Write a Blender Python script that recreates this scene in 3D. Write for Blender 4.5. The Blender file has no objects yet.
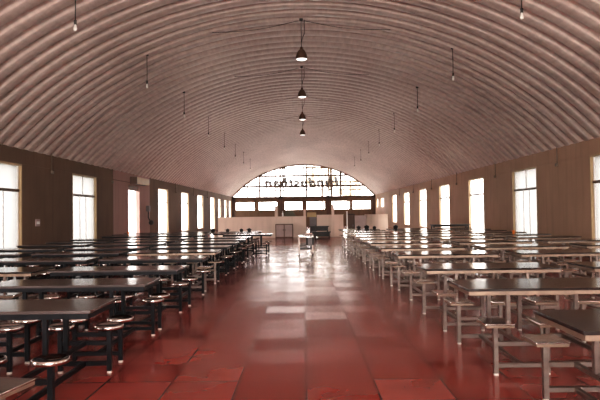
import bpy, bmesh, math, random
from mathutils import Matrix, Vector, Euler
random.seed(7)
C = bpy.context.scene.collection
PI = math.pi

# ------------------------------------------------------------------ materials
def new_mat(name):
    m = bpy.data.materials.new(name); m.use_nodes = True
    nt = m.node_tree
    b = nt.nodes['Principled BSDF']
    return m, nt, b

def N(nt, t, **kw):
    n = nt.nodes.new(t)
    for k, v in kw.items(): setattr(n, k, v)
    return n

def ramp(nt, fac, stops):
    r = N(nt, 'ShaderNodeValToRGB')
    el = r.color_ramp.elements
    while len(el) > 1: el.remove(el[-1])
    el[0].position = stops[0][0]; el[0].color = (*stops[0][1], 1)
    for p, c in stops[1:]:
        e = el.new(p); e.color = (*c, 1)
    nt.links.new(fac, r.inputs['Fac'])
    return r.outputs['Color']

def noise_mat(name, c1, c2, scale=3.0, rough=(.5, .6), metal=0.0, bump=0.0, bscale=40.0, spec=.5, detail=6, stretch=None):
    m, nt, b = new_mat(name)
    tc = N(nt, 'ShaderNodeTexCoord')
    src = tc.outputs['Object']
    if stretch:
        mp = N(nt, 'ShaderNodeMapping'); mp.inputs['Scale'].default_value = stretch
        nt.links.new(src, mp.inputs['Vector']); src = mp.outputs['Vector']
    n = N(nt, 'ShaderNodeTexNoise'); n.inputs['Scale'].default_value = scale; n.inputs['Detail'].default_value = detail
    nt.links.new(src, n.inputs['Vector'])
    nt.links.new(ramp(nt, n.outputs['Fac'], [(.3, c1), (.7, c2)]), b.inputs['Base Color'])
    mr = N(nt, 'ShaderNodeMapRange'); mr.inputs['To Min'].default_value = rough[0]; mr.inputs['To Max'].default_value = rough[1]
    nt.links.new(n.outputs['Fac'], mr.inputs['Value']); nt.links.new(mr.outputs['Result'], b.inputs['Roughness'])
    b.inputs['Metallic'].default_value = metal
    b.inputs['Specular IOR Level'].default_value = spec
    if bump:
        n2 = N(nt, 'ShaderNodeTexNoise'); n2.inputs['Scale'].default_value = bscale; n2.inputs['Detail'].default_value = 4
        nt.links.new(src, n2.inputs['Vector'])
        bp = N(nt, 'ShaderNodeBump'); bp.inputs['Strength'].default_value = bump; bp.inputs['Distance'].default_value = .02
        nt.links.new(n2.outputs['Fac'], bp.inputs['Height']); nt.links.new(bp.outputs['Normal'], b.inputs['Normal'])
    return m

def wall_mat(name, top, low, stain):
    """limewashed plaster: colour drifts with height, damp patches, faint vertical streaks"""
    m, nt, b = new_mat(name)
    tc = N(nt, 'ShaderNodeTexCoord')
    n = N(nt, 'ShaderNodeTexNoise'); n.inputs['Scale'].default_value = .8; n.inputs['Detail'].default_value = 8
    nt.links.new(tc.outputs['Object'], n.inputs['Vector'])
    mp = N(nt, 'ShaderNodeMapping'); mp.inputs['Scale'].default_value = (3, 3, .25)
    nt.links.new(tc.outputs['Object'], mp.inputs['Vector'])
    st = N(nt, 'ShaderNodeTexNoise'); st.inputs['Scale'].default_value = 1.6; st.inputs['Detail'].default_value = 5
    nt.links.new(mp.outputs['Vector'], st.inputs['Vector'])
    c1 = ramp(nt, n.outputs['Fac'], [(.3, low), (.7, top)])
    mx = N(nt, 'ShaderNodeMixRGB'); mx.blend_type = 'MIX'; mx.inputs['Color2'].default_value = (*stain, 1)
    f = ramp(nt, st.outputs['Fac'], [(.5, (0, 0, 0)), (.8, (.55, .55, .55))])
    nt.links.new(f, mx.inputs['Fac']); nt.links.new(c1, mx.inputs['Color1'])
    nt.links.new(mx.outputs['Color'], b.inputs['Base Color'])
    b.inputs['Roughness'].default_value = .75
    b.inputs['Specular IOR Level'].default_value = .25
    bn = N(nt, 'ShaderNodeTexNoise'); bn.inputs['Scale'].default_value = 12; bn.inputs['Detail'].default_value = 6
    nt.links.new(tc.outputs['Object'], bn.inputs['Vector'])
    bp = N(nt, 'ShaderNodeBump'); bp.inputs['Strength'].default_value = .25; bp.inputs['Distance'].default_value = .02
    nt.links.new(bn.outputs['Fac'], bp.inputs['Height']); nt.links.new(bp.outputs['Normal'], b.inputs['Normal'])
    return m

def floor_mat():
    m, nt, b = new_mat('red_oxide_tiles')
    tc = N(nt, 'ShaderNodeTexCoord')
    br = N(nt, 'ShaderNodeTexBrick'); br.offset = 0.0; br.squash = 1.0
    br.inputs['Scale'].default_value = 1.0
    br.inputs['Brick Width'].default_value = .6; br.inputs['Row Height'].default_value = .58
    br.inputs['Mortar Size'].default_value = .010; br.inputs['Mortar Smooth'].default_value = .3
    br.inputs['Color1'].default_value = (0, 0, 0, 1); br.inputs['Color2'].default_value = (1, 1, 1, 1)
    br.inputs['Mortar'].default_value = (.5, .5, .5, 1)
    mp = N(nt, 'ShaderNodeMapping'); mp.inputs['Location'].default_value = (0, -.51, 0)
    nt.links.new(tc.outputs['Object'], mp.inputs['Vector']); nt.links.new(mp.outputs['Vector'], br.inputs['Vector'])
    n = N(nt, 'ShaderNodeTexNoise'); n.inputs['Scale'].default_value = 1.3; n.inputs['Detail'].default_value = 6; n.inputs['Roughness'].default_value = .5
    nt.links.new(tc.outputs['Object'], n.inputs['Vector'])
    tile = ramp(nt, br.outputs['Color'], [(0, (.20, .024, .016)), (.5, (.275, .036, .025)), (1, (.32, .058, .044))])
    worn = ramp(nt, n.outputs['Fac'], [(.25, (.78, .74, .74)), (.5, (1, 1, 1)), (.8, (1.18, 1.22, 1.25))])
    mul = N(nt, 'ShaderNodeMixRGB'); mul.blend_type = 'MULTIPLY'; mul.inputs['Fac'].default_value = 1
    nt.links.new(tile, mul.inputs['Color1']); nt.links.new(worn, mul.inputs['Color2'])
    mo = N(nt, 'ShaderNodeMixRGB'); mo.inputs['Color2'].default_value = (.04, .010, .009, 1)
    nt.links.new(br.outputs['Fac'], mo.inputs['Fac']); nt.links.new(mul.outputs['Color'], mo.inputs['Color1'])
    nt.links.new(mo.outputs['Color'], b.inputs['Base Color'])
    # polish varies from tile to tile and with wear
    ad = N(nt, 'ShaderNodeMath'); ad.operation = 'MULTIPLY_ADD'
    nt.links.new(br.outputs['Color'], ad.inputs[0]); ad.inputs[1].default_value = .10
    mr = N(nt, 'ShaderNodeMapRange'); mr.inputs['From Min'].default_value = .3; mr.inputs['From Max'].default_value = .7
    mr.inputs['To Min'].default_value = .11; mr.inputs['To Max'].default_value = .17
    nt.links.new(n.outputs['Fac'], mr.inputs['Value']); nt.links.new(mr.outputs['Result'], ad.inputs[2])
    nt.links.new(ad.outputs[0], b.inputs['Roughness'])
    b.inputs['Specular IOR Level'].default_value = .9
    # each tile is laid a little out of level
    def mth(op, a_, c_):
        q = N(nt, 'ShaderNodeMath'); q.operation = op
        if hasattr(a_, 'links'): nt.links.new(a_, q.inputs[0])
        else: q.inputs[0].default_value = a_
        if hasattr(c_, 'links'): nt.links.new(c_, q.inputs[1])
        elif c_ is not None: q.inputs[1].default_value = c_
        return q.outputs[0]
    bw = N(nt, 'ShaderNodeRGBToBW'); nt.links.new(br.outputs['Color'], bw.inputs['Color'])
    rx = mth('MULTIPLY', mth('SUBTRACT', mth('FRACT', mth('MULTIPLY', bw.outputs[0], 7.31), None), .5), .02)
    ry = mth('MULTIPLY', mth('SUBTRACT', bw.outputs[0], .5), .032)
    cv = N(nt, 'ShaderNodeCombineXYZ'); nt.links.new(rx, cv.inputs[0]); nt.links.new(ry, cv.inputs[1]); cv.inputs[2].default_value = 1
    nm = N(nt, 'ShaderNodeVectorMath'); nm.operation = 'NORMALIZE'; nt.links.new(cv.outputs[0], nm.inputs[0])
    nt.links.new(nm.outputs['Vector'], b.inputs['Normal'])
    return m

def ceiling_mat():
    """painted sheet steel; the UV map runs along the arch (u, metres) and along the hall (v, metres)"""
    m, nt, b = new_mat('corrugated_sheet')
    uv = N(nt, 'ShaderNodeUVMap'); uv.uv_map = 'UVMap'
    mp = N(nt, 'ShaderNodeMapping'); mp.inputs['Scale'].default_value = (1, .35, 1)
    nt.links.new(uv.outputs['UV'], mp.inputs['Vector'])
    n = N(nt, 'ShaderNodeTexNoise'); n.inputs['Scale'].default_value = .35; n.inputs['Detail'].default_value = 3
    nt.links.new(mp.outputs['Vector'], n.inputs['Vector'])
    mp2 = N(nt, 'ShaderNodeMapping'); mp2.inputs['Scale'].default_value = (7.5, 1.6, 1)
    nt.links.new(uv.outputs['UV'], mp2.inputs['Vector'])
    cr = N(nt, 'ShaderNodeTexNoise'); cr.inputs['Scale'].default_value = 1.0; cr.inputs['Detail'].default_value = 3
    nt.links.new(mp2.outputs['Vector'], cr.inputs['Vector'])
    c1 = ramp(nt, n.outputs['Fac'], [(.28, (.45, .355, .315)), (.72, (.63, .52, .465))])
    mx = N(nt, 'ShaderNodeMixRGB'); mx.blend_type = 'MULTIPLY'; mx.inputs['Fac'].default_value = .6
    c2 = ramp(nt, cr.outputs['Fac'], [(.3, (.72, .70, .70)), (.7, (1.12, 1.1, 1.1))])
    nt.links.new(c1, mx.inputs['Color1']); nt.links.new(c2, mx.inputs['Color2'])
    nt.links.new(mx.outputs['Color'], b.inputs['Base Color'])
    b.inputs['Metallic'].default_value = .15
    b.inputs['Roughness'].default_value = .4
    bp = N(nt, 'ShaderNodeBump'); bp.inputs['Strength'].default_value = .25; bp.inputs['Distance'].default_value = .02
    nt.links.new(cr.outputs['Fac'], bp.inputs['Height']); nt.links.new(bp.outputs['Normal'], b.inputs['Normal'])
    return m

def glass_mat(name, clear, tint=(.95, .97, 1.0)):
    m = bpy.data.materials.new(name); m.use_nodes = True
    nt = m.node_tree; nt.nodes.clear()
    o = N(nt, 'ShaderNodeOutputMaterial')
    tr = N(nt, 'ShaderNodeBsdfTransparent'); tr.inputs['Color'].default_value = (*tint, 1)
    tl = N(nt, 'ShaderNodeBsdfTranslucent'); tl.inputs['Color'].default_value = (*tint, 1)
    gl = N(nt, 'ShaderNodeBsdfGlossy'); gl.inputs['Roughness'].default_value = .05
    n = N(nt, 'ShaderNodeTexNoise'); n.inputs['Scale'].default_value = 1.5
    tc = N(nt, 'ShaderNodeTexCoord'); nt.links.new(tc.outputs['Object'], n.inputs['Vector'])
    mr = N(nt, 'ShaderNodeMapRange'); mr.inputs['To Min'].default_value = clear - .06; mr.inputs['To Max'].default_value = clear + .06
    nt.links.new(n.outputs['Fac'], mr.inputs['Value'])
    m1 = N(nt, 'ShaderNodeMixShader'); nt.links.new(mr.outputs['Result'], m1.inputs['Fac'])
    nt.links.new(tl.outputs[0], m1.inputs[1]); nt.links.new(tr.outputs[0], m1.inputs[2])
    m2 = N(nt, 'ShaderNodeMixShader'); m2.inputs['Fac'].default_value = .04
    nt.links.new(m1.outputs[0], m2.inputs[1]); nt.links.new(gl.outputs[0], m2.inputs[2])
    nt.links.new(m2.outputs[0], o.inputs['Surface'])
    return m

M = {}
M['floor'] = floor_mat()
M['ceil'] = ceiling_mat()
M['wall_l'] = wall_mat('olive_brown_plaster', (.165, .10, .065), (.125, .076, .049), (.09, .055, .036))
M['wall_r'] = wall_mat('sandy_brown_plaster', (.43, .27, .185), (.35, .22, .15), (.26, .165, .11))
M['wall_p'] = wall_mat('pink_grey_plaster', (.36, .22, .195), (.31, .19, .165), (.26, .165, .14))
M['endwall'] = wall_mat('dark_brown_plaster', (.20, .13, .085), (.15, .095, .06), (.10, .065, .045))
M['counter'] = wall_mat('cream_plaster', (.78, .60, .50), (.68, .52, .43), (.55, .41, .33))
M['frame'] = noise_mat('cream_timber', (.34, .225, .115), (.43, .29, .16), 4, (.45, .6))
M['darkwood'] = noise_mat('dark_timber', (.085, .045, .030), (.13, .075, .05), 5, (.5, .65), stretch=(1, 1, .2))
M['pane'] = glass_mat('frosted_glass', .35, (.62, .62, .62))
M['hazy'] = glass_mat('grey_frosted_glass', .1, (.085, .087, .088))
M['clear'] = glass_mat('window_glass', .9, (.50, .485, .485))
M['strip'] = glass_mat('strip_window_glass', .9, (.98, .95, .95))
M['bright'] = glass_mat('bright_window_glass', .9)
M['steel'] = noise_mat('brushed_steel', (.17, .13, .112), (.26, .205, .18), 14, (.28, .45), .85, stretch=(.3, 1, 1))
M['shiny'] = noise_mat('polished_steel', (.46, .40, .375), (.60, .54, .51), 20, (.10, .2), 1.0)
M['black'] = noise_mat('black_enamel', (.005, .005, .006), (.010, .010, .012), 9, (.38, .5), spec=.15)
M['laminate'] = noise_mat('black_laminate', (.014, .010, .009), (.026, .019, .018), 2.2, (.10, .18), bump=.012, bscale=15)
M['laminate2'] = noise_mat('brown_black_laminate', (.055, .042, .039), (.085, .066, .062), 2.2, (.12, .20), bump=.012, bscale=15)
M['edge'] = noise_mat('tan_metal_edging', (.19, .13, .095), (.27, .19, .14), 12, (.35, .5), .5)
M['foot'] = noise_mat('pale_rubber', (.45, .42, .38), (.6, .56, .5), 10, (.6, .7))
M['dark'] = noise_mat('sooty_metal', (.018, .015, .014), (.04, .034, .03), 8, (.45, .6), .3)
M['copper'] = noise_mat('bronze_lampshade', (.075, .04, .026), (.13, .07, .045), 8, (.35, .5), .6)
M['white'] = noise_mat('white_enamel', (.75, .73, .70), (.85, .83, .8), 6, (.4, .5))
M['cord'] = noise_mat('black_cord', (.02, .017, .015), (.04, .035, .03), 10, (.6, .7))
M['tan'] = noise_mat('tan_sheet_metal', (.33, .20, .09), (.40, .25, .12), 4, (.4, .5))
M['grey'] = noise_mat('grey_painted_steel', (.14, .11, .11), (.19, .155, .15), 4, (.45, .6))
M['greypanel'] = noise_mat('dull_pink_board', (.34, .25, .23), (.42, .31, .285), 3, (.6, .7))
M['green'] = noise_mat('dull_green_metal', (.09, .085, .06), (.13, .12, .085), 3, (.5, .6))
M['orange'] = noise_mat('orange_plastic', (.75, .16, .02), (.85, .22, .04), 6, (.4, .5))
M['carton'] = noise_mat('brown_cardboard', (.42, .29, .15), (.52, .37, .2), 6, (.7, .8))
M['pinkcloth'] = noise_mat('pale_pink_cloth', (.62, .42, .36), (.75, .52, .46), 9, (.8, .9), bump=.3)
M['pipe'] = noise_mat('painted_conduit', (.13, .095, .07), (.19, .14, .10), 8, (.5, .6))
M['ground'] = noise_mat('pale_concrete_yard', (.5, .48, .45), (.62, .6, .56), 1.2, (.8, .9))
M['leaf'] = noise_mat('overexposed_leaves', (.45, .36, .22), (.58, .47, .30), 6, (.7, .8))  # overexposure put into the colour: leaves set pale against the bright sky
M['bark'] = noise_mat('grey_bark', (.10, .08, .06), (.16, .13, .10), 6, (.8, .9), bump=.5)
M['letter'] = noise_mat('black_sign_metal', (.02, .016, .018), (.035, .03, .03), 5, (.5, .6))
m, nt, b = new_mat('lamp_diffuser')
b.inputs['Base Color'].default_value = (.9, .9, .88, 1); b.inputs['Emission Color'].default_value = (1, .95, .9, 1); b.inputs['Emission Strength'].default_value = 1.2
M['diffuser'] = m
m, nt, b = new_mat('bulb_glass')
b.inputs['Base Color'].default_value = (.75, .70, .64, 1); b.inputs['Roughness'].default_value = .15
M['bulb'] = m

# ------------------------------------------------------------------ mesh helpers
def add_box(bm, x0, x1, y0, y1, z0, z1, rot=None, mi=0):
    vs = [bm.verts.new(Vector((x, y, z)) if rot is None else rot @ Vector((x, y, z)))
          for z in (z0, z1) for y in (y0, y1) for x in (x0, x1)]
    fs = []
    for f in ((0, 2, 3, 1), (4, 5, 7, 6), (0, 1, 5, 4), (2, 6, 7, 3), (0, 4, 6, 2), (1, 3, 7, 5)):
        fc = bm.faces.new([vs[i] for i in f]); fc.material_index = mi; fs.append(fc)
    return fs

def add_tube(bm, pts, r, seg=8, caps=True):
    pts = [Vector(p) for p in pts]
    rings = []
    up = Vector((0, 0, 1))
    for i, p in enumerate(pts):
        t = (pts[min(i+1, len(pts)-1)] - pts[max(i-1, 0)]).normalized()
        a = up if abs(t.dot(up)) < .95 else Vector((1, 0, 0))
        u = t.cross(a).normalized(); v = t.cross(u).normalized()
        rings.append([bm.verts.new(p + (u*math.cos(2*PI*k/seg) + v*math.sin(2*PI*k/seg))*r) for k in range(seg)])
    for a, c in zip(rings, rings[1:]):
        for k in range(seg):
            f = bm.faces.new((a[k], a[(k+1) % seg], c[(k+1) % seg], c[k])); f.smooth = True
    if caps:
        bm.faces.new(rings[0][::-1]); bm.faces.new(rings[-1])

def add_lathe(bm, prof, seg=24, at=(0, 0, 0), smooth=True):
    """prof: list of (radius, z)"""
    ax, ay, az = at
    rings = []
    for r, z in prof:
        if r < 1e-6: rings.append([bm.verts.new((ax, ay, az+z))])
        else: rings.append([bm.verts.new((ax+r*math.cos(2*PI*k/seg), ay+r*math.sin(2*PI*k/seg), az+z)) for k in range(seg)])
    for a, c in zip(rings, rings[1:]):
        for k in range(seg):
            k2 = (k+1) % seg
            if len(a) == 1 and len(c) == 1: continue
            if len(a) == 1: f = bm.faces.new((a[0], c[k2], c[k]))
            elif len(c) == 1: f = bm.faces.new((a[k], a[k2], c[0]))
            else: f = bm.faces.new((a[k], a[k2], c[k2], c[k]))
            f.smooth = smooth

def to_mesh(name, bm, mats):
    bmesh.ops.recalc_face_normals(bm, faces=bm.faces[:])
    me = bpy.data.meshes.new(name); bm.to_mesh(me); bm.free()
    for m in (mats if isinstance(mats, (list, tuple)) else [mats]): me.materials.append(m)
    return me

def obj(name, bm, mat, parent=None, bevel=0.0, seg=2, loc=None, auto=True):
    if bevel:
        bmesh.ops.bevel(bm, geom=bm.edges[:], offset=bevel, segments=seg, affect='EDGES', profile=.6, clamp_overlap=True)
    me = to_mesh(name, bm, mat)
    o = bpy.data.objects.new(name, me); C.objects.link(o)
    if parent is not None: o.parent = parent
    if loc: o.location = loc
    return o

def thing(name, label, cat, loc=(0, 0, 0), rz=0.0, group=None):
    o = bpy.data.objects.new(name, None); C.objects.link(o)
    o.empty_display_size = .1
    o.location = loc; o.rotation_euler = (0, 0, rz)
    o['label'] = label; o['category'] = cat
    if group: o['group'] = group
    return o

def tag(o, label, cat, group=None):
    o['label'] = label; o['category'] = cat
    if group: o['group'] = group
    return o

def struct(o, label=None):
    o['kind'] = 'structure'
    if label: o['label'] = label
    return o

def copy_tree(o, parent=None):
    c = o.copy(); C.objects.link(c)
    if parent is not None: c.parent = parent
    for ch in list(o.children): copy_tree(ch, c)
    return c

ORD = ['first', 'second', 'third', 'fourth', 'fifth', 'sixth', 'seventh', 'eighth', 'ninth', 'tenth', 'eleventh', 'twelfth', 'thirteenth']

# ------------------------------------------------------------------ the hall
HX = 8.3           # half width between the wall faces
TH = .28           # wall thickness
Y0, Y1 = -9.0, 66.0
EAVE = 3.57
SILL = 3.47         # foot of the arched end windows
RISE = 3.62
R = (HX*HX + RISE*RISE)/(2*RISE)
ZC = EAVE + RISE - R
APEX = EAVE + RISE

def arch_z(x): return ZC + math.sqrt(max(R*R - x*x, 0))

bm = bmesh.new(); add_box(bm, -HX-TH, HX+TH, Y0-.3, Y1+.3, -.12, 0)
struct(obj('floor', bm, M['floor']), 'glossy dark red tiled floor of the dining hall')
bm = bmesh.new(); add_box(bm, -120, 120, -90, 200, -.30, -.13)
struct(obj('ground', bm, M['ground']), 'pale concrete yard outside the hall')

def build_ceiling():
    pitch, amp = .6, .17
    prof = [(0, .10), (.06, 0), (.30, 0), (.54, 0), (.60, .10), (.68, .90), (.74, 1), (.86, 1), (.92, .90)]  # 0 = low flat, 1 = groove
    ys = []
    k = 0
    y = Y0 - .3
    while y < Y1 + .25:
        for f, d in prof: ys.append((y + f*pitch, d*amp))
        y += pitch
    a_max = math.asin((HX + .12)/R)
    n = 120
    verts, faces, uvs = [], [], []
    for (yy, d) in ys:
        for i in range(n+1):
            a = -a_max + 2*a_max*i/n
            rr = R + d - .05
            verts.append((rr*math.sin(a), yy, ZC + rr*math.cos(a))); uvs.append((R*a, yy))
    for j in range(len(ys)-1):
        for i in range(n):
            p = j*(n+1)+i
            faces.append((p, p+1, p+n+2, p+n+1))
    me = bpy.data.meshes.new('ceiling'); me.from_pydata(verts, [], faces)
    lay = me.uv_layers.new(name='UVMap')
    for lp in me.loops: lay.data[lp.index].uv = uvs[lp.vertex_index]
    for p in me.polygons: p.use_smooth = True
    me.materials.append(M['ceil'])
    o = bpy.data.objects.new('ceiling', me); C.objects.link(o)
    return struct(o, 'barrel vault of ribbed brown sheet metal')
build_ceiling()

# openings: (y centre, width, sill, head, style)
for nm, sgn in (('trim_5', -1), ('trim_6', 1)):  # boards added outside to hide the bright sky behind the open rib ends
    bm = bmesh.new(); fa, fb = sorted((sgn*(HX+.55), sgn*(HX+.58))); add_box(bm, fa, fb, Y0, Y1, 3.22, 3.85)
    struct(obj(nm, bm, M['tan']), 'added sky-blocking board outside the %s wall' % ('left' if sgn < 0 else 'right'))

LEFT = [(-3.0, 2.4, .35, 3.05, 'w'), (3.2, 2.4, .35, 3.05, 'w'), (9.35, 2.4, .35, 3.05, 'w'), (15.55, 2.4, .05, 3.05, 'w'), (21.6, 2.4, .05, 3.05, 'w'), (27.85, 1.9, 0, 2.98, 'd'),
        (33.7, 2.4, .35, 3.05, 'w'), (39.9, 2.5, .35, 3.05, 'w'), (45.8, 2.5, .35, 3.05, 'w'), (52.0, 2.5, .0, 3.05, 'w'),
        (56.3, 1.8, .9, 3.0, 'w'), (60.6, 2.0, .9, 3.0, 'w'), (64.3, 1.8, .9, 3.0, 'w')]
RIGHT = [(-3.0, 2.4, .35, 3.05, 'w'), (3.2, 2.4, .35, 3.05, 'w'), (9.3, 2.4, .35, 3.05, 'w'), (15.4, 2.3, .05, 3.05, 'w'), (21.5, 2.4, .05, 3.05, 'w'), (27.5, 2.4, .35, 3.05, 'w'),
         (33.7, 2.4, .4, 3.05, 'w'), (39.8, 2.4, .4, 3.05, 'w'), (46.1, 2.5, .4, 3.05, 'w'), (52.2, 2.5, .5, 3.05, 'w'), (60.3, 2.6, 2.0, 3.0, 'w'), (64.3, 1.6, 2.0, 3.0, 'w')]

def side_wall(name, sgn, ops, mats, label, mi_of):
    bm = bmesh.new()
    xa, xb = sorted((sgn*HX, sgn*(HX+TH)))
    cur = Y0
    def put(ya, yb, za, zb):
        if zb - za < 1e-3 or yb - ya < 1e-3: return
        cuts = [ya] + [c for c in (24.8, 30.7) if ya < c < yb] + [yb]
        for p, q in zip(cuts, cuts[1:]):
            if zb > EAVE:      # thin parapet under the open rib ends of the vault
                add_box(bm, xa, xb, p, q, za, 3.10, mi=mi_of((p+q)/2))
                ta, tb = sorted((sgn*HX, sgn*(HX+.09)))
                add_box(bm, ta, tb, p, q, 3.10, EAVE-.06, mi=mi_of((p+q)/2))
            else: add_box(bm, xa, xb, p, q, za, zb, mi=mi_of((p+q)/2))
    for (yc, w, s, h, st) in ops:
        put(cur, yc-w/2, 0, EAVE+.12)
        put(yc-w/2, yc+w/2, 0, s); put(yc-w/2, yc+w/2, h, EAVE+.12)
        cur = yc+w/2
    put(cur, Y1, 0, EAVE+.12)
    return struct(obj(name, bm, mats), label)
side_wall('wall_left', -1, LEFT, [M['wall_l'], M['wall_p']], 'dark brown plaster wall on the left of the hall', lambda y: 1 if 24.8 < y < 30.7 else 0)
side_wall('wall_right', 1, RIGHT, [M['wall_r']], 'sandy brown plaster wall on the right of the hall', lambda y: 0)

def make_portal(loc, rot, w, h):
    ld = bpy.data.lights.new('window_portal', 'AREA'); ld.shape = 'RECTANGLE'; ld.size = w; ld.size_y = h
    ld.cycles.is_portal = True
    o = bpy.data.objects.new('window_portal', ld); C.objects.link(o)
    o.location = loc; o.rotation_euler = rot
    return o

wn = [0]
def window(sgn, yc, w, s, h, style, label, bars=True):
    wn[0] += 1
    nm = 'window_%d' % wn[0] if style != 'd' else 'door_%d' % 1
    x_in = sgn*(HX-.015); x_out = sgn*(HX+TH)
    root = bpy.data.objects.new(nm, None); C.objects.link(root)
    root.location = (sgn*HX, yc, 0); struct(root, label)
    S = sgn
    def bx(bm, d0, d1, y0, y1, z0, z1):   # d = depth outwards from the wall face
        a, b_ = sorted((S*d0, S*d1)); add_box(bm, a, b_, y0, y1, z0, z1)
    hw = w/2
    # lining of the opening, proud of the plaster
    bm = bmesh.new(); t = .05
    bx(bm, -.004, TH, -hw, -hw+t, s, h); bx(bm, -.004, TH, hw-t, hw, s, h); bx(bm, -.004, TH, -hw+t, hw-t, h-t, h)
    if s > .02: bx(bm, -.03, TH, -hw+t, hw-t, s, s+.05)
    obj('window_frame' if style != 'd' else 'door_frame', bm, M['frame'] if style != 'd' else M['wall_p'], root)
    zt = 2.27
    tall = h-s > 1.5
    if style == 'd':
        bm = bmesh.new(); bx(bm, .05, .10, -hw+t, hw-t, 2.70, h-t)
        obj('transom_panel', bm, M['darkwood'], root)
        bm = bmesh.new(); bm.faces.new([bm.verts.new((S*.18, yy, zz)) for yy, zz in ((-hw+t, s+.02), (hw-t, s+.02), (hw-t, 2.70), (-hw+t, 2.70))])
        obj('pane', bm, M['pane'], root)
        bm = bmesh.new(); bx(bm, .15, .17, -.3, .25, 1.28, 1.36)
        obj('push_bar', bm, M['tan'], root)
        return root
    if tall:
        bm = bmesh.new(); bx(bm, .05, .13, -hw+t, hw-t, zt-.035, zt+.045)
        obj('transom_bar', bm, M['darkwood'], root)
    bm = bmesh.new()
    if tall:
        bx(bm, .08, .12, -.025, .025, zt+.06, h-t)
        for yy in (-.26, .33): bx(bm, .09, .115, yy-.014, yy+.014, s+.05, zt-.05)
        bx(bm, .08, .12, -hw+t, -hw+t+.04, s+.05, h-t); bx(bm, .08, .12, hw-t-.04, hw-t, s+.05, h-t)
    else:
        bx(bm, .08, .12, -.03, .03, s+.05, h-t)
    obj('glazing_bar', bm, M['white'] if tall else M['darkwood'], root)
    bm = bmesh.new(); bm.faces.new([bm.verts.new((S*.125, yy, zz)) for yy, zz in ((-hw+t, s+.04), (hw-t, s+.04), (hw-t, h-t), (-hw+t, h-t))])
    obj('pane', bm, M['hazy'] if 14 < yc < 24 else M['pane'], root)
    return root

for side, sgn, ops in (('left', -1, LEFT), ('right', 1, RIGHT)):
    k = 0
    for i, (yc, w, s, h, st) in enumerate(ops):
        if st == 'd':
            window(sgn, yc, w, s, h, st, 'bright open doorway in the pink panel of the left wall')
        else:
            k += 1
            window(sgn, yc, w, s, h, st, 'tall bright window in the %s wall, %s opening along it' % (side, ORD[k-1]))
        make_portal((sgn*(HX+TH+.02), yc, (s+h)/2), (0, sgn*PI/2, 0), h-s, w)

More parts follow.
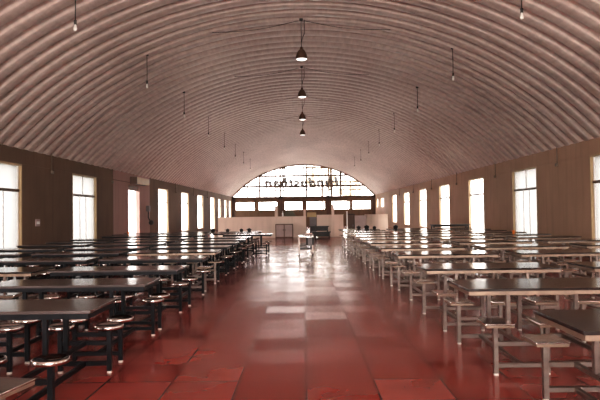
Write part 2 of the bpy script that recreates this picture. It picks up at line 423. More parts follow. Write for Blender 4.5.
# end walls with window strip and arched glazing above
PAIRS = [(-7.90, -5.65), (-5.25, -3.03), (-2.25, -.12), (.30, 2.50), (3.20, 5.41), (5.61, 7.81)]
def end_wall(name, yw, sgn, label, first):
    """sgn +1 faces the hall from the far end, -1 is the end behind the camera"""
    ya, yb = sorted((yw, yw + sgn*.28))
    bm = bmesh.new()
    zb, zt = 1.84, 2.86
    add_box(bm, -HX, HX, ya, yb, 0, zb); add_box(bm, -HX, HX, ya, yb, zt, SILL-.06)
    xs = [-HX] + [v for p in PAIRS for v in p] + [HX]
    for i in range(0, len(xs), 2): add_box(bm, xs[i], xs[i+1], ya, yb, zb, zt)
    # curved rim that closes the wall against the vault
    n = 60; rows = []
    for i in range(n+1):
        x = -HX + 2*HX*i/n
        zin = max(SILL-.06, ZC + math.sqrt(max((R-.16)**2 - x*x, 0)))
        rows.append((x, zin, arch_z(x)+.12))
    for (xa, la, ha), (xb2, lb, hb) in zip(rows, rows[1:]):
        v = [bm.verts.new(p) for p in ((xa, ya, la), (xb2, ya, lb), (xb2, ya, hb), (xa, ya, ha), (xa, yb, la), (xb2, yb, lb), (xb2, yb, hb), (xa, yb, ha))]
        for f in ((0, 1, 2, 3), (7, 6, 5, 4), (0, 4, 5, 1), (3, 2, 6, 7)): bm.faces.new([v[q] for q in f])
    struct(obj(name, bm, M['endwall']), label)
    # posts and beam standing proud of the wall
    bm = bmesh.new()
    yp0, yp1 = sorted((yw, yw - sgn*.10))
    for x in (-8.1, -2.64, 2.85, 8.05): add_box(bm, x-.2, x+.2, yp0, yp1, 0, SILL)
    add_box(bm, -HX, HX, yp0, yp1, 3.18, 3.42)
    struct(obj('trim_%d' % (1 if sgn > 0 else 2), bm, M['darkwood']), 'dark brown posts and beam on the %s end wall' % ('far' if sgn > 0 else 'near'))
    for i, (a, c) in enumerate(PAIRS):
        wn[0] += 1
        root = bpy.data.objects.new('window_%d' % wn[0], None); C.objects.link(root); root.location = ((a+c)/2, yw, 0)
        struct(root, '%s low strip window of the %s end wall' % (ORD[i], 'far' if sgn > 0 else 'near'))
        w2 = (c-a)/2
        bm = bmesh.new(); t = .06; q0, q1 = sorted((sgn*.02, sgn*.2))
        add_box(bm, -w2, -w2+t, q0, q1, zb, zt); add_box(bm, w2-t, w2, q0, q1, zb, zt)
        add_box(bm, -w2+t, w2-t, q0, q1, zt-t, zt); add_box(bm, -w2+t, w2-t, q0, q1, zb, zb+t)
        obj('window_frame', bm, M['darkwood'], root)
        bm = bmesh.new(); bm.faces.new([bm.verts.new((xx, sgn*.125, zz)) for xx, zz in ((-w2+t, zb+t), (w2-t, zb+t), (w2-t, zt-t), (-w2+t, zt-t))])
        obj('pane', bm, M['strip'] if sgn > 0 else M['bright'], root)
    make_portal((0, yw+sgn*.32, (zb+zt)/2), (sgn*-PI/2, 0, 0), 2*HX, zt-zb)
    # arched glazing
    wn[0] += 1
    root = bpy.data.objects.new('window_%d' % wn[0], None); C.objects.link(root); root.location = (0, yw, 0)
    struct(root, 'great arched window of the %s end wall' % ('far' if sgn > 0 else 'near'))
    bm = bmesh.new()
    def bar_v(x, r, y=.10):
        top = ZC + math.sqrt(max((R-.1)**2 - x*x, 0))
        q0, q1 = sorted((sgn*(y-r), sgn*(y+r)))
        if top > SILL: add_box(bm, x-r, x+r, q0, q1, SILL-.06, top)
    def bar_h(z, r, y=.10):
        half = math.sqrt(max((R-.1)**2 - (z-ZC)**2, 0))
        q0, q1 = sorted((sgn*(y-r), sgn*(y+r)))
        add_box(bm, -half, half, q0, q1, z-r, z+r)
    for k in range(-7, 8): bar_v(k*1.09+.03, .045)
    for x in (-2.68, -2.36, 2.95, 3.2, .36, 4.3, -5.1): bar_v(x, .085)
    for z in (5.82, 4.62): bar_h(z, .10)
    for z in (5.05, 4.15): bar_h(z, .05)
    bar_h(6.72, .08)
    obj('glazing_bar', bm, M['darkwood'], root)
    bm = bmesh.new()
    pts = [(-HX, SILL-.06)] + [(-HX + 2*HX*i/48, arch_z(-HX + 2*HX*i/48)+.05) for i in range(49)] + [(HX, SILL-.06)]
    y = sgn*.16
    bm.faces.new([bm.verts.new((x, y, z)) for x, z in pts])
    obj('pane', bm, M['clear'] if sgn > 0 else M['bright'], root)
    make_portal((0, yw+sgn*.34, SILL+RISE/2), (sgn*-PI/2, 0, 0), 2*HX-1, RISE)
end_wall('wall_back', Y1, 1, 'dark brown far end wall with strip windows', 0)
end_wall('wall_front', Y0, -1, 'end wall behind the viewer', 0)

# ------------------------------------------------------------------ sign over the far window, read from outside
def stroke(bm, pts, w, d=.06):
    """flat ribbon along pts (x, z), width w (a number or one per point)"""
    n = len(pts)
    ws = w if isinstance(w, (list, tuple)) else [w]*n
    L, Rr = [], []
    for i, (x, z) in enumerate(pts):
        x0, z0 = pts[max(i-1, 0)]; x1, z1 = pts[min(i+1, n-1)]
        l = math.hypot(x1-x0, z1-z0) or 1
        nx, nz = -(z1-z0)/l, (x1-x0)/l
        L.append((x+nx*ws[i]/2, z+nz*ws[i]/2)); Rr.append((x-nx*ws[i]/2, z-nz*ws[i]/2))
    f = [[bm.verts.new((p[0], y, p[1])) for p in L] for y in (0, d)]
    g = [[bm.verts.new((p[0], y, p[1])) for p in Rr] for y in (0, d)]
    for i in range(n-1):
        bm.faces.new((f[0][i], f[0][i+1], g[0][i+1], g[0][i])); bm.faces.new((f[1][i], g[1][i], g[1][i+1], f[1][i+1]))
        bm.faces.new((f[0][i], f[1][i], f[1][i+1], f[0][i+1])); bm.faces.new((g[0][i], g[0][i+1], g[1][i+1], g[1][i]))
    for i in (0, n-1): bm.faces.new((f[0][i], g[0][i], g[1][i], f[1][i]))

def arc(cx, cz, rx, rz, a0, a1, n=12):
    return [(cx+rx*math.cos(math.radians(a0+(a1-a0)*i/n)), cz+rz*math.sin(math.radians(a0+(a1-a0)*i/n))) for i in range(n+1)]

def letter(ch):
    """strokes of a serif letter: x-height .62, ascender 1.0; returns (strokes, advance)"""
    T, h, s = .26, .135, .115     # thick stem, hairline, serif
    def serif(x, z, l=.11): return ([(x-l, z), (x+l, z)], s)
    if ch == 'H':
        return [([(.12, 0), (.12, 1)], T), ([(.62, 0), (.62, 1)], T), ([(.12, .52), (.62, .52)], h), serif(.12, .02), serif(.12, .98), serif(.62, .02), serif(.62, .98)], .80
    if ch == 'i':
        return [([(.13, 0), (.13, .62)], T), ([(.06, .84), (.20, .84)], .14), serif(.13, .02), ([(.0, .6), (.14, .6)], s)], .30
    if ch == 'n' or ch == 'h':
        top = .62 if ch == 'n' else 1.0
        return [([(.13, 0), (.13, top)], T), (arc(.31, .42, .18, .18, 180, 0) + [(.49, 0)], T*.85), serif(.13, .02), serif(.49, .02), ([(.0, top-.02), (.14, top-.02)], s)], .62
    if ch == 'd':
        return [([(.45, 0), (.45, 1)], T), (arc(.26, .31, .2, .29, 20, 340, 20), T*.75), ([(.32, .98), (.45, .98)], s), ([(.45, .02), (.58, .02)], s)], .62
    if ch == 'u':
        return [([(.13, .62), (.13, .22)] + arc(.29, .2, .16, .17, 180, 350), T*.8), ([(.47, 0), (.47, .62)], T), ([(.0, .6), (.13, .6)], s), ([(.36, .6), (.47, .6)], s), ([(.47, .02), (.58, .02)], s)], .62
    if ch == 's':
        return [(arc(.22, .46, .14, .15, 30, 250) + arc(.22, .16, .15, .15, 80, -150), T*.7), ([(.35, .46), (.35, .62)], s), ([(.07, .0), (.07, .17)], s)], .46
    if ch == 't':
        return [([(.16, .84), (.16, .15)] + arc(.26, .14, .10, .12, 180, 330), T*.85), ([(.02, .6), (.34, .6)], s)], .40
    if ch == 'a':
        return [(arc(.24, .42, .17, .19, 160, 0) + [(.41, .0)], T*.8), (arc(.23, .18, .18, .17, 0, 360, 18), T*.6), ([(.41, .02), (.54, .02)], s)], .58

sign = thing('shop_sign', 'black lettered sign seen reversed behind the great arched window', 'sign', (4.15, Y1+.42, 4.52))
x = 0.0
KS, KZ = 1.33, 1.12
for ch in 'Hindusthan':
    st, adv = letter(ch)
    bm = bmesh.new()
    for pts, w in st:
        # read from outside (+Y side): x runs towards -X; slight italic slant
        stroke(bm, [(-(x+px+.16*pz)*KS, pz*KZ) for px, pz in pts], [q*KS for q in w] if isinstance(w, list) else w*KS)
    obj('letter', bm, M['letter'], sign)
    x += adv + .09
bm = bmesh.new()
for zz in (-.03, .72): add_box(bm, -x*KS-.2, .2, .065, .095, zz-.02, zz+.02)
for xx in (.1, -3.9, -x*KS): add_box(bm, xx-.02, xx+.02, .07, .11, -1.2, .9)
obj('mounting_rail', bm, M['letter'], sign)

# ------------------------------------------------------------------ canteen tables
def bmx(*a):
    b_ = bmesh.new(); add_box(b_, *a); return b_

def seat_round():
    b_ = bmesh.new()
    add_lathe(b_, [(0, .448), (.085, .449), (.108, .456), (.125, .461), (.131, .459), (.133, .452)], 28)
    return b_
def rim_round():
    b_ = bmesh.new()
    add_lathe(b_, [(.133, .4525), (.135, .448), (.135, .428), (.130, .424), (.05, .424), (0, .424)], 28)
    return b_

def make_table(kind):
    steel = kind != 'black'
    if steel: L, W, so = 1.75, .78, .615
    else: L, W, so = 1.78, .66, .63
    fm = M['steel'] if steel else M['black']
    root = bpy.data.objects.new('canteen_table', None); C.objects.link(root); root['category'] = 'table'
    t = bmesh.new(); add_box(t, -L/2, L/2, -W/2, W/2, .727, .752)
    top = obj('tabletop', t, M['laminate'] if steel else M['laminate2'], root, .004)
    e = bmesh.new()
    zl = .690 if steel else .682
    g = .012 if steel else .02
    add_box(e, -L/2+g, L/2-g, -W/2+g, -W/2+g+.03, zl, .728); add_box(e, -L/2+g, L/2-g, W/2-g-.03, W/2-g, zl, .728)
    add_box(e, -L/2+g, -L/2+g+.03, -W/2+g+.03, W/2-g-.03, zl, .728); add_box(e, L/2-g-.03, L/2-g, -W/2+g+.03, W/2-g-.03, zl, .728)
    obj('edge_band', e, M['edge'] if steel else M['black'], top)
    cb = L/2 - .41          # cross bars
    so_x = .235             # seat either side of a cross bar
    r = .019
    for sx in (-1, 1):
        for zz in (.285, .09):
            obj('crossbar', bmx(sx*cb-r, sx*cb+r, -so, so, zz-r, zz+r), fm, root, .003, 1)
        for sy in (-1, 1):
            py = sy*(W/2-.10 if steel else .2)
            obj('post', bmx(sx*cb-.02, sx*cb+.02, py-.02, py+.02, .303, .727), fm, root, .003, 1)
            for zz in (.285, .09):
                b_ = bmesh.new()
                add_box(b_, sx*cb-so_x, sx*cb+so_x, sy*so-r, sy*so+r, zz-r-.001, zz+r+.001)
                obj('side_bar', b_, fm, root, .003, 1)
            for q in (-1, 1):
                xx = sx*cb+q*so_x
                lg = obj('leg', bmx(xx-.021, xx+.021, sy*so-.021, sy*so+.021, .02, .455 if steel else .43), fm, root, .003, 1)
                f = bmesh.new(); add_lathe(f, [(0, 0), (.024, 0), (.024, .012), (.015, .02), (.015, .03), (0, .03)], 12)
                ft = obj('foot', f, M['foot'], lg, loc=(xx, sy*so, 0))
                if steel:
                    s = bmesh.new(); add_box(s, -.128, .128, -.155, .155, .478, .492)
                    st = obj('seat', s, M['shiny'], root, .005, 2, loc=(xx, sy*so, 0))
                    s = bmesh.new(); add_box(s, -.125, .125, -.152, .152, .454, .4785)
                    obj('rim', s, M['edge'], st, .003, 1)
                else:
                    st = obj('seat', seat_round(), M['shiny'], root, loc=(xx, sy*so, 0))
                    obj('rim', rim_round(), M['shiny'], st)
    return root

protos = {}
used = {}
def place_table(kind, x, y, label, rz=0.0):
    if kind not in protos:
        protos[kind] = make_table(kind); o = protos[kind]
    else:
        o = copy_tree(protos[kind])
    o.location = (x, y, 0); o.rotation_euler = (0, 0, rz)
    o['label'] = label
    o['group'] = 'black framed tables with round stools' if kind == 'black' else 'steel framed tables with square stools'
    return o

def visible(xin, y):   # the aisle-side end of a table is inside the frame
    return xin < .55*(y+.4)

LROWS = [4.84, 6.49, 8.12, 10.02, 11.75, 13.4, 15.1, 16.75, 18.45, 20.9, 22.5, 24.1]
LTAB = {}
PL = ['at the aisle end', 'middle of the row', 'beside the window wall']
for i, y in enumerate(LROWS):
    sh = .60 if i == 9 else random.uniform(-.03, .03)
    for j in range(3):
        kind = 'steel' if (i, j) in ((4, 0), (2, 1)) else 'black'
        xin = 1.67 + j*1.98
        if not visible(xin, y): continue
        if kind == 'black': lab = 'black-framed canteen table with round stools, %s row from the front, %s' % (ORD[i], PL[j])
        else: lab = 'steel-framed canteen table with square stools among black-framed rows, %s' % PL[j]
        LTAB[i, j] = place_table(kind, -(xin+.89) - .0044*y + (sh if j == 0 else sh*.3), y + (0 if j == 0 else random.uniform(-.05, .05)), lab)
place_table('steel', -2.65, 2.98, 'steel-framed canteen table in the near corner before the black-framed rows, one square stool showing', -.2)

RROWS = [3.90, 5.85, 7.77, 10.3, 12.2, 14.1, 16.0, 17.9, 19.8, 21.7, 23.5, 25.2]
RTAB = {}
for i, y in enumerate(RROWS):
    sh = (.06, -.08, -.06)[i] if i < 3 else random.uniform(-.03, .03)
    for j in range(3):
        xin = 1.66 + j*2.12
        if not visible(xin, y): continue
        lab = 'steel-framed canteen table with square stools, %s row from the front, %s' % (ORD[i], PL[j])
        RTAB[i, j] = place_table('steel', xin+.875-.0044*y+sh*(1 if j == 0 else .4), y + (0 if j == 0 else random.uniform(-.05, .05)), lab)

# long black table behind the last steel row
t = thing('side_table', 'tall narrow black table behind the last steel-framed row by the right wall', 'table', (6.95, 27.2, 0))
bm = bmesh.new(); add_box(bm, -.9, .9, -.3, .3, .82, .86); obj('tabletop', bm, M['dark'], t, .004)
bm = bmesh.new(); add_box(bm, -.85, .85, -.26, .26, .76, .82); obj('apron', bm, M['dark'], t)
for sx in (-.82, .82):
    for sy in (-.24, .24):
        bm = bmesh.new(); add_box(bm, sx-.025, sx+.025, sy-.025, sy+.025, 0, .76); obj('leg', bm, M['dark'], t)

# ------------------------------------------------------------------ small things on tables
def pot(x, y, z, r, label, group):
    o = thing('cooking_pot', label, 'pot', (x, y, z), random.uniform(0, 3), group)
    r *= .75
    b_ = bmesh.new(); add_lathe(b_, [(0, 0), (r*.85, 0), (r, .03), (r, r*1.2), (r*1.06, r*1.25), (r*.96, r*1.25), (r*.94, .03), (0, .02)], 20)
    body = obj('pot_body', b_, M['dark'], o)
    b_ = bmesh.new(); add_lathe(b_, [(r*1.0, r*1.25), (r*.7, r*1.42), (.03, r*1.5), (.02, r*1.6), (.03, r*1.68), (0, r*1.7)], 20)
    obj('lid', b_, M['dark'], o)
    for s in (-1, 1):
        b_ = bmesh.new(); add_tube(b_, [(s*r*.98, -.05, r*.9), (s*(r+.05), -.05, r*.95), (s*(r+.05), .05, r*.95), (s*r*.98, .05, r*.9)], .01, 6); obj('handle', b_, M['dark'], o)
    return o
ZT = .752
pot(-2.32, 24.15, ZT, .11, 'right-hand dark lidded pot of the pair near the aisle end of the last black-framed table', 'dark pots on the last left table')
pot(-2.02+(-.62), 24.05, ZT, .10, 'left-hand dark lidded pot of the pair on the last black-framed table', 'dark pots on the last left table')
pot(-3.24, 24.2, ZT, .10, 'small dark pot at the far end of the last black-framed table by the aisle', 'dark pots on the last left table')
pot(-3.85, 24.1, ZT, .12, 'large dark pot on the middle table of the last black-framed row', 'dark pots on the last left table')
pot(2.42, 25.3, ZT, .12, 'dark pot at the left of the row on the last steel-framed table', 'dark pots on the last right table')
pot(2.78, 25.3, ZT, .14, 'largest dark pot in the middle of the last steel-framed table', 'dark pots on the last right table')
pot(3.12, 25.3, ZT, .10, 'smallest dark pot on the last steel-framed aisle table', 'dark pots on the last right table')
pot(3.95+.1, 25.25, ZT, .13, 'dark pot on the middle table of the last steel-framed row', 'dark pots on the last right table')

def cup(x, y, z, label):
    o = thing('plastic_cup', label, 'cup', (x, y, z)); o.scale = (.7, .7, .75)
    b_ = bmesh.new(); add_lathe(b_, [(0, 0), (.045, 0), (.06, .15), (.064, .155), (.056, .15), (.042, .01), (0, .01)], 18); obj('cup_body', b_, M['orange'], o)
    b_ = bmesh.new(); add_tube(b_, [(.052, 0, .12), (.095, 0, .115), (.095, 0, .05), (.047, 0, .04)], .009, 6); obj('handle', b_, M['orange'], o)
cup(-6.95, 22.5, ZT, 'orange plastic mug on a black-framed table near the pink wall panel')
cup(6.55, 17.9, ZT, 'orange plastic mug on a steel-framed table by the right wall')

# ------------------------------------------------------------------ trolley in the aisle
t = thing('serving_trolley', 'small steel serving trolley standing alone in the middle of the aisle', 'trolley', (.06, 20.4, 0))
bm = bmesh.new(); add_box(bm, -.28, .28, -.55, .55, .66, .69); obj('tray_top', bm, M['shiny'], t, .006)
bm = bmesh.new(); add_box(bm, -.25, .25, -.5, .5, .20, .22); obj('lower_shelf', bm, M['steel'], t, .004)
for sx in (-.24, .24):
    for sy in (-.5, .5):
        bm = bmesh.new(); add_box(bm, sx-.018, sx+.018, sy-.018, sy+.018, .08, .66); lg = obj('leg', bm, M['steel'], t)
        bm = bmesh.new()
        rot = Matrix.Translation((sx, sy, .04)) @ Matrix.Rotation(PI/2, 4, 'Y')
        add_lathe(bm, [(0, -.015), (.04, -.015), (.04, .015), (0, .015)], 14); bmesh.ops.transform(bm, matrix=rot, verts=bm.verts[:])
        add_box(bm, sx-.012, sx+.012, sy-.012, sy+.012, .06, .085)
        obj('caster', bm, M['dark'], lg)
bm = bmesh.new(); add_tube(bm, [(-.25, -.55, .66), (-.25, -.62, .74), (.25, -.62, .74), (.25, -.55, .66)], .012, 8); obj('handle', bm, M['shiny'], t)
# grey tin with black ends hanging under the top, a rack of dark plates below, a cloth on top
t = thing('storage_tin', 'grey tin with black ends standing on the lower basket of the aisle trolley', 'tin', (.20, 19.70, 0))
bm = bmesh.new(); add_box(bm, -.07, .07, -.13, .13, .405, .645); obj('tin_body', bm, M['grey'], t, .01)
for s in (-1, 1):
    bm = bmesh.new(); add_box(bm, s*.105-.035, s*.105+.035, -.135, .135, .40, .65); obj('end_cap', bm, M['dark'], t, .008)
bm = bmesh.new()
add_box(bm, -.22, .22, -.4, .4, 0, .02)
for k in range(9):
    xx = -.2+.05*k; add_box(bm, xx-.006, xx+.006, -.4, -.39, .02, .16); add_box(bm, xx-.006, xx+.006, .39, .4, .02, .16)
for zz in (.09, .16):
    add_box(bm, -.22, .22, -.405, -.395, zz-.006, zz+.006); add_box(bm, -.22, .22, .395, .405, zz-.006, zz+.006)
    for sx in (-.22, .22): add_box(bm, sx-.006, sx+.006, -.4, .4, zz-.006, zz+.006)
tag(obj('wire_basket', bm, M['dark'], loc=(.06, 20.4, .221)), 'dark wire basket on the lower shelf of the aisle trolley', 'basket')
bm = bmesh.new(); bmesh.ops.create_grid(bm, x_segments=10, y_segments=14, size=1)
for v in bm.verts: v.co = Vector((v.co.x*.13, v.co.y*.25, .05 + .02*math.sin(v.co.x*5+v.co.y*3) + .016*math.cos(v.co.y*7)))
ge = bmesh.ops.extrude_face_region(bm, geom=bm.faces[:])
for v in ge['geom']:
    if isinstance(v, bmesh.types.BMVert): v.co.z = max(0, v.co.z-.03)
tag(obj('folded_cloth', bm, M['pinkcloth'], loc=(.16, 20.6, .692)), 'crumpled pale pink cloth on the trolley top', 'cloth')

# ------------------------------------------------------------------ kitchen end: counters, cabinet, posts
YK = 35.4
t = thing('serving_counter', 'long cream plastered serving counter behind the two-door cabinet', 'counter', (0, YK, 0))
bm = bmesh.new(); add_box(bm, -5.16, .30, 0, .22, 0, 1.27); obj('counter_wall', bm, M['counter'], t)
bm = bmesh.new(); add_box(bm, -5.2, .32, -.03, .3, 1.27, 1.30); obj('coping', bm, M['counter'], t, .008)
bm = bmesh.new(); add_box(bm, -5.16, -4.94, .22, 3.2, 0, 1.27); obj('return_wall', bm, M['counter'], t)
t = thing('serving_counter', 'cream plastered counter block right of the tall grey locker', 'counter', (0, YK, 0))
bm = bmesh.new(); add_box(bm, .98, 2.62, 0, .22, 0, 1.34); obj('counter_wall', bm, M['counter'], t)
bm = bmesh.new(); add_box(bm, .96, 2.64, -.03, .3, 1.34, 1.37); obj('coping', bm, M['counter'], t, .008)
def curved_counter():
    t = thing('serving_counter', 'rounded cream counter end beside the right wall windows', 'counter', (0, YK, 0))
    def sweep(za, zb, off):
        b_ = bmesh.new(); n = 24; rows = []
        for i in range(n+1):
            a = PI + PI*i/n
            for rr in (0,): pass
            x0, y0 = 4.78 + (.72+off)*math.cos(a), .9 + (.9+off)*math.sin(a)
            x1, y1 = 4.78 + (.54-off)*math.cos(a), .9 + (.72-off)*math.sin(a)
            rows.append([b_.verts.new(p) for p in ((x0, y0, za), (x0, y0, zb), (x1, y1, zb), (x1, y1, za))])
        for p, q in zip(rows, rows[1:]):
            for k in range(4):
                f = b_.faces.new((p[k], p[(k+1) % 4], q[(k+1) % 4], q[k])); f.smooth = k in (0, 2)
        b_.faces.new(rows[0]); b_.faces.new(rows[-1][::-1])
        return b_
    obj('counter_wall', sweep(0, 1.33, 0), M['counter'], t)
    obj('coping', sweep(1.33, 1.36, .03), M['counter'], t)
curved_counter()

t = thing('storage_cabinet', 'low wide cabinet with two pinkish doors standing before the long counter', 'cabinet', (-1.04, YK-.30, 0))
bm = bmesh.new()
w, d, h = .54, .25, .84
add_box(bm, -w, -w+.05, -d, d, 0, h); add_box(bm, w-.05, w, -d, d, 0, h); add_box(bm, -w+.05, w-.05, -d, d, h-.05, h)
add_box(bm, -w+.05, w-.05, -d, d, 0, .06); add_box(bm, -w+.05, w-.05, d-.03, d, .06, h-.05); add_box(bm, -.025, .025, -d, d-.03, .06, h-.05)
obj('carcass', bm, M['darkwood'], t)
for s in (-1, 1):
    bm = bmesh.new(); a, c = sorted((s*.028, s*(w-.052))); add_box(bm, a, c, -d+.01, -d+.03, .065, h-.055); dr = obj('door', bm, M['greypanel'], t)
    bm = bmesh.new(); add_box(bm, s*.06-.012, s*.06+.012, -d-.015, -d+.012, .42, .54); obj('handle', bm, M['dark'], dr)

t = thing('locker', 'tall grey steel locker between the two cream counters', 'locker', (.74, YK+.1, 0))
bm = bmesh.new(); add_box(bm, -.21, .21, -.16, .25, .06, 1.24); obj('locker_body', bm, M['grey'], t, .006)
bm = bmesh.new(); add_box(bm, -.19, .19, -.18, -.161, .1, 1.2); dr = obj('door', bm, M['grey'], t)
bm = bmesh.new(); add_box(bm, .12, .15, -.21, -.181, .6, .75); obj('handle', bm, M['dark'], dr)
bm = bmesh.new(); add_box(bm, -.2, .2, -.14, .22, 0, .06); obj('plinth', bm, M['dark'], t)

def bench(x, y, z, label):
    t = thing('wooden_bench', label, 'bench', (x, y, z), 0, 'stacked dark benches')
    b_ = bmesh.new(); add_box(b_, -.6, .6, -.17, .17, .30, .345); add_box(b_, -.47, .47, -.15, -.12, .06, .30); obj('bench_top', b_, M['dark'], t, .006)
    b_ = bmesh.new(); add_box(b_, -.5, .5, -.02, .02, .12, .16); obj('stretcher', b_, M['dark'], t)
    for s in (-1, 1):
        b_ = bmesh.new(); add_box(b_, s*.5-.03, s*.5+.03, -.14, .14, 0, .30); obj('leg', b_, M['dark'], t, .004)
bench(1.20, 34.75, 0, 'low dark bench on the floor before the counter, lower of two stacked')
bench(1.10, 34.75, .346, 'low dark bench before the counter, upper of two stacked')

def post(x, y, w, z1, label, mat):
    t = thing('counter_post', label, 'post', (x, y, 0), 0, 'short posts around the serving counters')
    b_ = bmesh.new(); add_box(b_, -w/2, w/2, -w/2, w/2, 0, z1); obj('post_shaft', b_, mat, t, .006)
    b_ = bmesh.new(); add_box(b_, -w/2-.02, w/2+.02, -w/2-.02, w/2+.02, z1, z1+.04); obj('post_cap', b_, mat, t, .005)
post(-1.56, YK+.40, .18, 1.93, 'pale square post behind the long counter above the two-door cabinet', M['counter'])
post(.22, YK+.40, .15, 1.68, 'pale short post near the right end of the long counter', M['counter'])
post(1.97, YK-.12, .16, 1.98, 'pale square post on the front of the right-hand counter block', M['counter'])
post(2.84, YK-.15, .07, 1.52, 'thin white post left of the dark kitchen doorway', M['white'])

t = thing('kitchen_door', 'dark narrow door standing open beside the thin white post', 'door', (3.1, YK+.3, 0))
bm = bmesh.new(); add_box(bm, -.2, .2, -.02, .02, .02, 1.34); lf = obj('door_leaf', bm, M['darkwood'], t, .004)
bm = bmesh.new(); add_box(bm, -.24, -.2, -.04, .04, 0, 1.4); add_box(bm, .2, .24, -.04, .04, 0, 1.4); add_box(bm, -.2, .2, -.04, .04, 1.35, 1.4); obj('door_frame', bm, M['dark'], t)
bm = bmesh.new(); add_box(bm, .12, .16, -.06, -.02, .62, .74); obj('handle', bm, M['grey'], lf)
t = thing('partition_screen', 'dull pink board screen between the dark door and the rounded counter', 'screen', (3.68, YK-.02, 0))
bm = bmesh.new(); add_box(bm, -.36, .36, -.02, .02, .12, 1.30); obj('board', bm, M['greypanel'], t, .004)
for s in (-1, 1):
    bm = bmesh.new(); add_box(bm, s*.33-.03, s*.33+.03, -.12, .12, 0, .04); add_box(bm, s*.33-.02, s*.33+.02, -.02, .02, .04, .12); obj('foot', bm, M['dark'], t)

t = thing('bottle', 'white bottle standing on the long cream counter', 'bottle', (-1.14, YK+.12, 1.30))
bm = bmesh.new(); add_lathe(bm, [(0, 0), (.045, 0), (.05, .02), (.05, .2), (.02, .25), (.018, .3), (0, .3)], 16); obj('bottle_body', bm, M['white'], t)
bm = bmesh.new(); add_lathe(bm, [(0, .3), (.022, .3), (.022, .33), (0, .33)], 12); obj('cap', bm, M['white'], t)
t = thing('carton', 'brown cardboard carton on top of the grey locker', 'box', (.66, YK+.10, 1.241))
bm = bmesh.new(); add_box(bm, -.28, .28, -.15, .15, 0, .28); obj('carton_body', bm, M['carton'], t, .004)
bm = bmesh.new(); add_box(bm, -.28, .28, -.03, .03, .2805, .284); obj('tape', bm, M['tan'], t)
# hulking dull green hood behind the long counter
t = thing('kitchen_range', 'dull green cooking range behind the long counter', 'stove', (-.65, YK+1.2, 0))
bm = bmesh.new(); add_box(bm, -.42, .42, -.3, .3, 0, 1.15); obj('range_body', bm, M['green'], t, .01)
bm = bmesh.new()
vs = [bm.verts.new(p) for p in ((-.42, -.3, 1.15), (.42, -.3, 1.15), (.42, .3, 1.15), (-.42, .3, 1.15), (-.36, -.15, 1.62), (.12, -.15, 1.62), (.12, .2, 1.62), (-.36, .2, 1.62))]
for f in ((0, 1, 5, 4), (1, 2, 6, 5), (2, 3, 7, 6), (3, 0, 4, 7), (4, 5, 6, 7)): bm.faces.new([vs[i] for i in f])
obj('back_panel', bm, M['green'], t)
bm = bmesh.new(); add_box(bm, -.35, .35, -.32, -.301, .3, .8); dr = obj('oven_door', bm, M['dark'], t)

for o in list(C.objects):
    if o.parent is None and 34 < o.location.y < 38 and o.get('category'): o.location.x -= .17

# ------------------------------------------------------------------ hanging lamps
def pendant(y, label):
    t = thing('pendant_lamp', label, 'lamp', (0.0, y, 0), 0, 'bronze bell lamps down the middle of the vault')
    zb = 5.97
    zc = APEX - .05
    b_ = bmesh.new()
    prof = [(.175, 0), (.173, .03), (.165, .09), (.148, .16), (.118, .225), (.08, .275), (.05, .295), (.042, .35), (.025, .375), (0, .375)]
    add_lathe(b_, [(r, z+zb) for r, z in prof], 28)
    inner = [(.168, 0), (.158, .08), (.14, .15), (.1, .22), (.05, .265), (0, .27)]
    add_lathe(b_, [(.175, zb)] + [(r, z+zb) for r, z in inner], 28)
    obj('lamp_shade', b_, M['copper'], t)
    b_ = bmesh.new(); add_lathe(b_, [(0, zb-.035), (.07, zb-.03), (.13, zb-.012), (.163, zb+.012), (.163, zb+.02), (0, zb+.02)], 28); obj('diffuser', b_, M['diffuser'], t)
    b_ = bmesh.new(); add_tube(b_, [(0, 0, zb+.365), (0, 0, zc)], .012, 6); obj('stem', b_, M['cord'], t)
    b_ = bmesh.new(); add_tube(b_, [(0.01, 0, zb+.5), (.03, 0, zb+.62), (.09, 0, zb+.75), (.10, 0, zb+.9), (.09, 0, zc)], .011, 6); obj('cord', b_, M['cord'], t)
    b_ = bmesh.new(); add_lathe(b_, [(0, zc-.03), (.05, zc-.03), (.06, zc+.02), (0, zc+.02)], 14); obj('ceiling_rose', b_, M['dark'], t)
for k, y in enumerate((16.5, 21.9, 27.2, 32.6)):
    pendant(y, 'bronze bell pendant lamp above the aisle, %s from the front' % ORD[k])

def dropper(x, y, length, label):
    side = 'left' if x < 0 else 'right'
    zt = arch_z(x) - .04
    t = thing('bare_bulb', label, 'bulb', (x, y, zt), 0, 'bare bulbs hanging from the vault')
    b_ = bmesh.new(); add_tube(b_, [(0, 0, 0.1), (.004, 0, -length*.5), (0, 0, -length+.2)], .011, 6); obj('cord', b_, M['cord'], t)
    b_ = bmesh.new(); add_lathe(b_, [(0, -length+.21), (.028, -length+.2), (.03, -length+.11), (0, -length+.11)], 12); obj('bulb_holder', b_, M['cord'], t)
    b_ = bmesh.new(); add_lathe(b_, [(.018, -length+.11), (.022, -length+.08), (.036, -length+.04), (.038, -length+.01), (.03, -length-.02), (0, -length-.03)], 14); obj('bulb', b_, M['bulb'], t)
    b_ = bmesh.new(); add_lathe(b_, [(0, -.02), (.05, -.02), (.055, .03), (0, .03)], 12); obj('ceiling_rose', b_, M['dark'], t)
BY = [11.35, 16.6, 21.8, 27.4, 32.9, 38.2, 43.5, 48.8]
for k, y in enumerate(BY):
    dropper(-4.54, y, .96, 'bare bulb on a cord over the left tables, %s from the front' % ORD[k])
    dropper(4.42, y, .92, 'bare bulb on a cord over the right tables, %s from the front' % ORD[k])

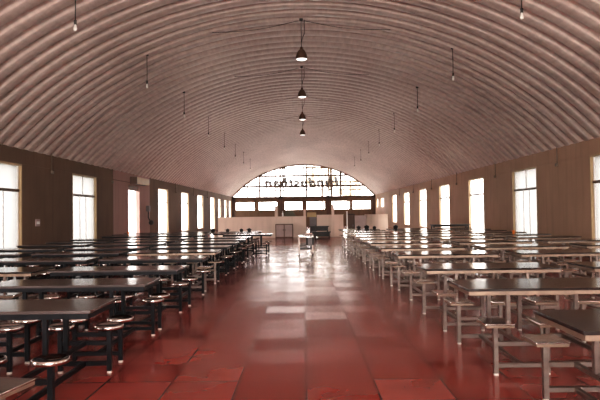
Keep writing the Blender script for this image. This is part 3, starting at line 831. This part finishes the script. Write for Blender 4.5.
# thin cables lying against the vault between lamp and bulb
def cable(y, xa, xb, label):
    b_ = bmesh.new(); n = 16
    pts = []
    for i in range(n+1):
        x = xa + (xb-xa)*i/n
        sag = .16*math.sin(PI*i/n)
        pts.append((x, y, arch_z(x) - .09 - sag))
    add_tube(b_, pts, .009, 5)
    tag(obj('ceiling_cable', b_, M['cord']), label, 'cable', 'cables slung under the vault')
for k, y in enumerate((16.5, 21.9, 27.2, 32.6)):
    cable(y, -2.6, -.1, 'black cable slung left of the %s bell lamp under the vault' % ORD[k])
    cable(y, .1, 2.6, 'black cable slung right of the %s bell lamp under the vault' % ORD[k])

# ------------------------------------------------------------------ wall fittings
def conduit(sgn, y, label):
    t = thing('wall_conduit', label, 'pipe', (sgn*(HX-.02), y, 0), 0, 'conduit drops on the side walls')
    b_ = bmesh.new(); add_tube(b_, [(0, 0, EAVE), (0, 0, 2.99)], .016, 8); obj('conduit_pipe', b_, M['pipe'], t)
    b_ = bmesh.new(); a, c = sorted((sgn*.02, -sgn*.06)); add_box(b_, a, c, -.045, .045, 2.90, 3.0); obj('junction_box', b_, M['pipe'], t, .006)
for k, y in enumerate((18.7, 24.6, 36.9, 42.9, 49.0)): conduit(-1, y, 'brown conduit drop with a box on the left wall, %s along it' % ORD[k])
for k, y in enumerate((18.6, 24.6, 30.8, 36.8, 43.0, 49.2)): conduit(1, y, 'brown conduit drop with a box on the right wall, %s along it' % ORD[k])
for nm, sgn, m in (('trim_3', -1, M['wall_l']), ('trim_4', 1, M['wall_r'])):
    bm = bmesh.new()
    a, c = sorted((sgn*(HX-.018), sgn*(HX+.02)))
    add_box(bm, a, c, Y0, Y1, 3.06, 3.085)
    struct(obj(nm, bm, m), 'thin plaster ledge along the %s wall above the windows' % ('left' if sgn < 0 else 'right'))

t = thing('switch_box', 'small white switch plate on the left wall between the first windows', 'switch', (-HX, 17.7, 0))
bm = bmesh.new(); add_box(bm, 0, .03, -.14, .14, 1.20, 1.42); pl = obj('plate', bm, M['greypanel'], t, .005)
bm = bmesh.new()
for k in range(3): add_box(bm, .03, .04, -.1+.07*k, -.05+.07*k, 1.27, 1.35)
obj('rocker', bm, M['white'], pl)

t = thing('air_curtain', 'tan air curtain box fixed above the doorway in the pink wall panel', 'air curtain', (-HX, 28.4, 0))
bm = bmesh.new(); add_box(bm, 0, .32, -1.15, 1.05, 3.02, 3.34); obj('housing', bm, M['tan'], t, .02, 3)
bm = bmesh.new(); add_box(bm, 0, .34, -1.19, -1.14, 3.0, 3.36); obj('end_cap', bm, M['darkwood'], t, .006)
bm = bmesh.new()
for k in range(4): add_box(bm, .05+.06*k, .08+.06*k, -1.05, .95, 3.005, 3.022)
obj('outlet_grille', bm, M['dark'], t)

t = thing('wall_telephone', 'grey wall box with a black hanging handset right of the doorway', 'telephone', (-HX, 30.1, 0))
bm = bmesh.new(); add_box(bm, 0, .16, -.16, .16, 1.70, 2.0); obj('wall_box', bm, M['grey'], t, .02)
bm = bmesh.new(); add_tube(bm, [(.1, -.12, 1.74), (.14, -.2, 1.6), (.14, -.22, 1.4), (.16, -.1, 1.25), (.2, .05, 1.15)], .03, 8); obj('bracket', bm, M['dark'], t)
bm = bmesh.new(); bmesh.ops.create_uvsphere(bm, u_segments=16, v_segments=10, radius=.17)
for v in bm.verts: v.co = Vector((v.co.x*.75+.2, v.co.y*1.1+.12, v.co.z*.8+1.10))
for f in bm.faces: f.smooth = True
obj('bowl', bm, M['dark'], t)
t['label'] = 'grey wall box with black bracket and round black fitting right of the doorway'; t['category'] = 'wall fitting'; t.name = 'wall_fitting'

# ------------------------------------------------------------------ trees outside the far window
def tree(x, y, h, r, label):
    t = thing('shade_tree', label, 'tree', (x, y, -.13), 0, 'trees outside the far window')
    b_ = bmesh.new(); add_tube(b_, [(0, 0, 0), (.1, 0, h*.3), (-.05, .1, h*.6), (0, 0, h*.9)], .16, 8); obj('trunk', b_, M['bark'], t)
    rnd = random.Random(int(x*10)+5); b_ = bmesh.new()
    blobs = [(rnd.uniform(-1, 1)*r*.75, rnd.uniform(-1, 1)*r*.7, h + rnd.uniform(-.9, .9)*r*.7, r*rnd.uniform(.22, .42)) for _ in range(14)]
    for k in range(1500):
        bx_, by_, bz_, br = rnd.choice(blobs)
        d = Vector((rnd.gauss(0, 1), rnd.gauss(0, 1), rnd.gauss(0, 1))).normalized()*br*rnd.uniform(.5, 1.05)
        p = Vector((bx_, by_, bz_)) + d
        m3 = Euler((rnd.uniform(0, 6), rnd.uniform(0, 6), rnd.uniform(0, 6))).to_matrix()
        s = rnd.uniform(.10, .2)
        b_.faces.new([b_.verts.new(p + m3 @ Vector(q)) for q in ((-s*.5, 0, 0), (0, -s*.9, .02), (s*.5, 0, 0), (0, s*.9, .02))])
    o = obj('crown', b_, M['leaf'], t)
tree(2.6, 78, 6.6, 2.4, 'taller washed-out tree outside right of the sign in the arched window')
tree(6.2, 76, 4.6, 1.6, 'lower washed-out tree outside at the right edge of the arched window')

# ------------------------------------------------------------------ light, camera
w = bpy.data.worlds.new('overcast'); bpy.context.scene.world = w; w.use_nodes = True
bg = w.node_tree.nodes['Background']; bg.inputs['Color'].default_value = (1.0, .945, .90, 1); bg.inputs['Strength'].default_value = 15.0

ld = bpy.data.lights.new('front_fill_light', 'AREA'); ld.shape = 'RECTANGLE'; ld.size = 6; ld.size_y = 2.5; ld.energy = 1000; ld.spread = 2.0; ld.color = (1, .92, .86)
lo = bpy.data.objects.new('front_fill_light', ld); C.objects.link(lo); lo.location = (0, -7.5, 3.2); lo.rotation_euler = (PI/2+.38, 0, 0)  # added fill light behind the camera to brighten vault and near tables

cam_d = bpy.data.cameras.new('camera'); cam = bpy.data.objects.new('camera', cam_d); C.objects.link(cam)
cam_d.sensor_width = 36; cam_d.lens = 570/600*36; cam_d.clip_end = 400
pitch = math.atan(13/570)
cam.matrix_world = Matrix.Translation((0, 0, 1.5)) @ Matrix.Rotation(math.radians(.36), 4, 'Z') @ Matrix.Rotation(PI/2 + pitch, 4, 'X') @ Matrix.Rotation(math.radians(-.8), 4, 'Z')
sc = bpy.context.scene
sc.camera = cam
sc.view_settings.view_transform = 'Standard'
sc.view_settings.look = 'None'
sc.view_settings.exposure = 0.3
sc.cycles.max_bounces = 10; sc.cycles.diffuse_bounces = 6; sc.cycles.glossy_bounces = 4; sc.cycles.transparent_max_bounces = 12
sc.cycles.sample_clamp_indirect = 12
vs_ = sc.view_settings; vs_.use_curve_mapping = True
cm = vs_.curve_mapping; cv_ = cm.curves[3]
for px_, py_ in ((.035, .026), (.18, .18), (.5, .55)): cv_.points.new(px_, py_)
cm.update()
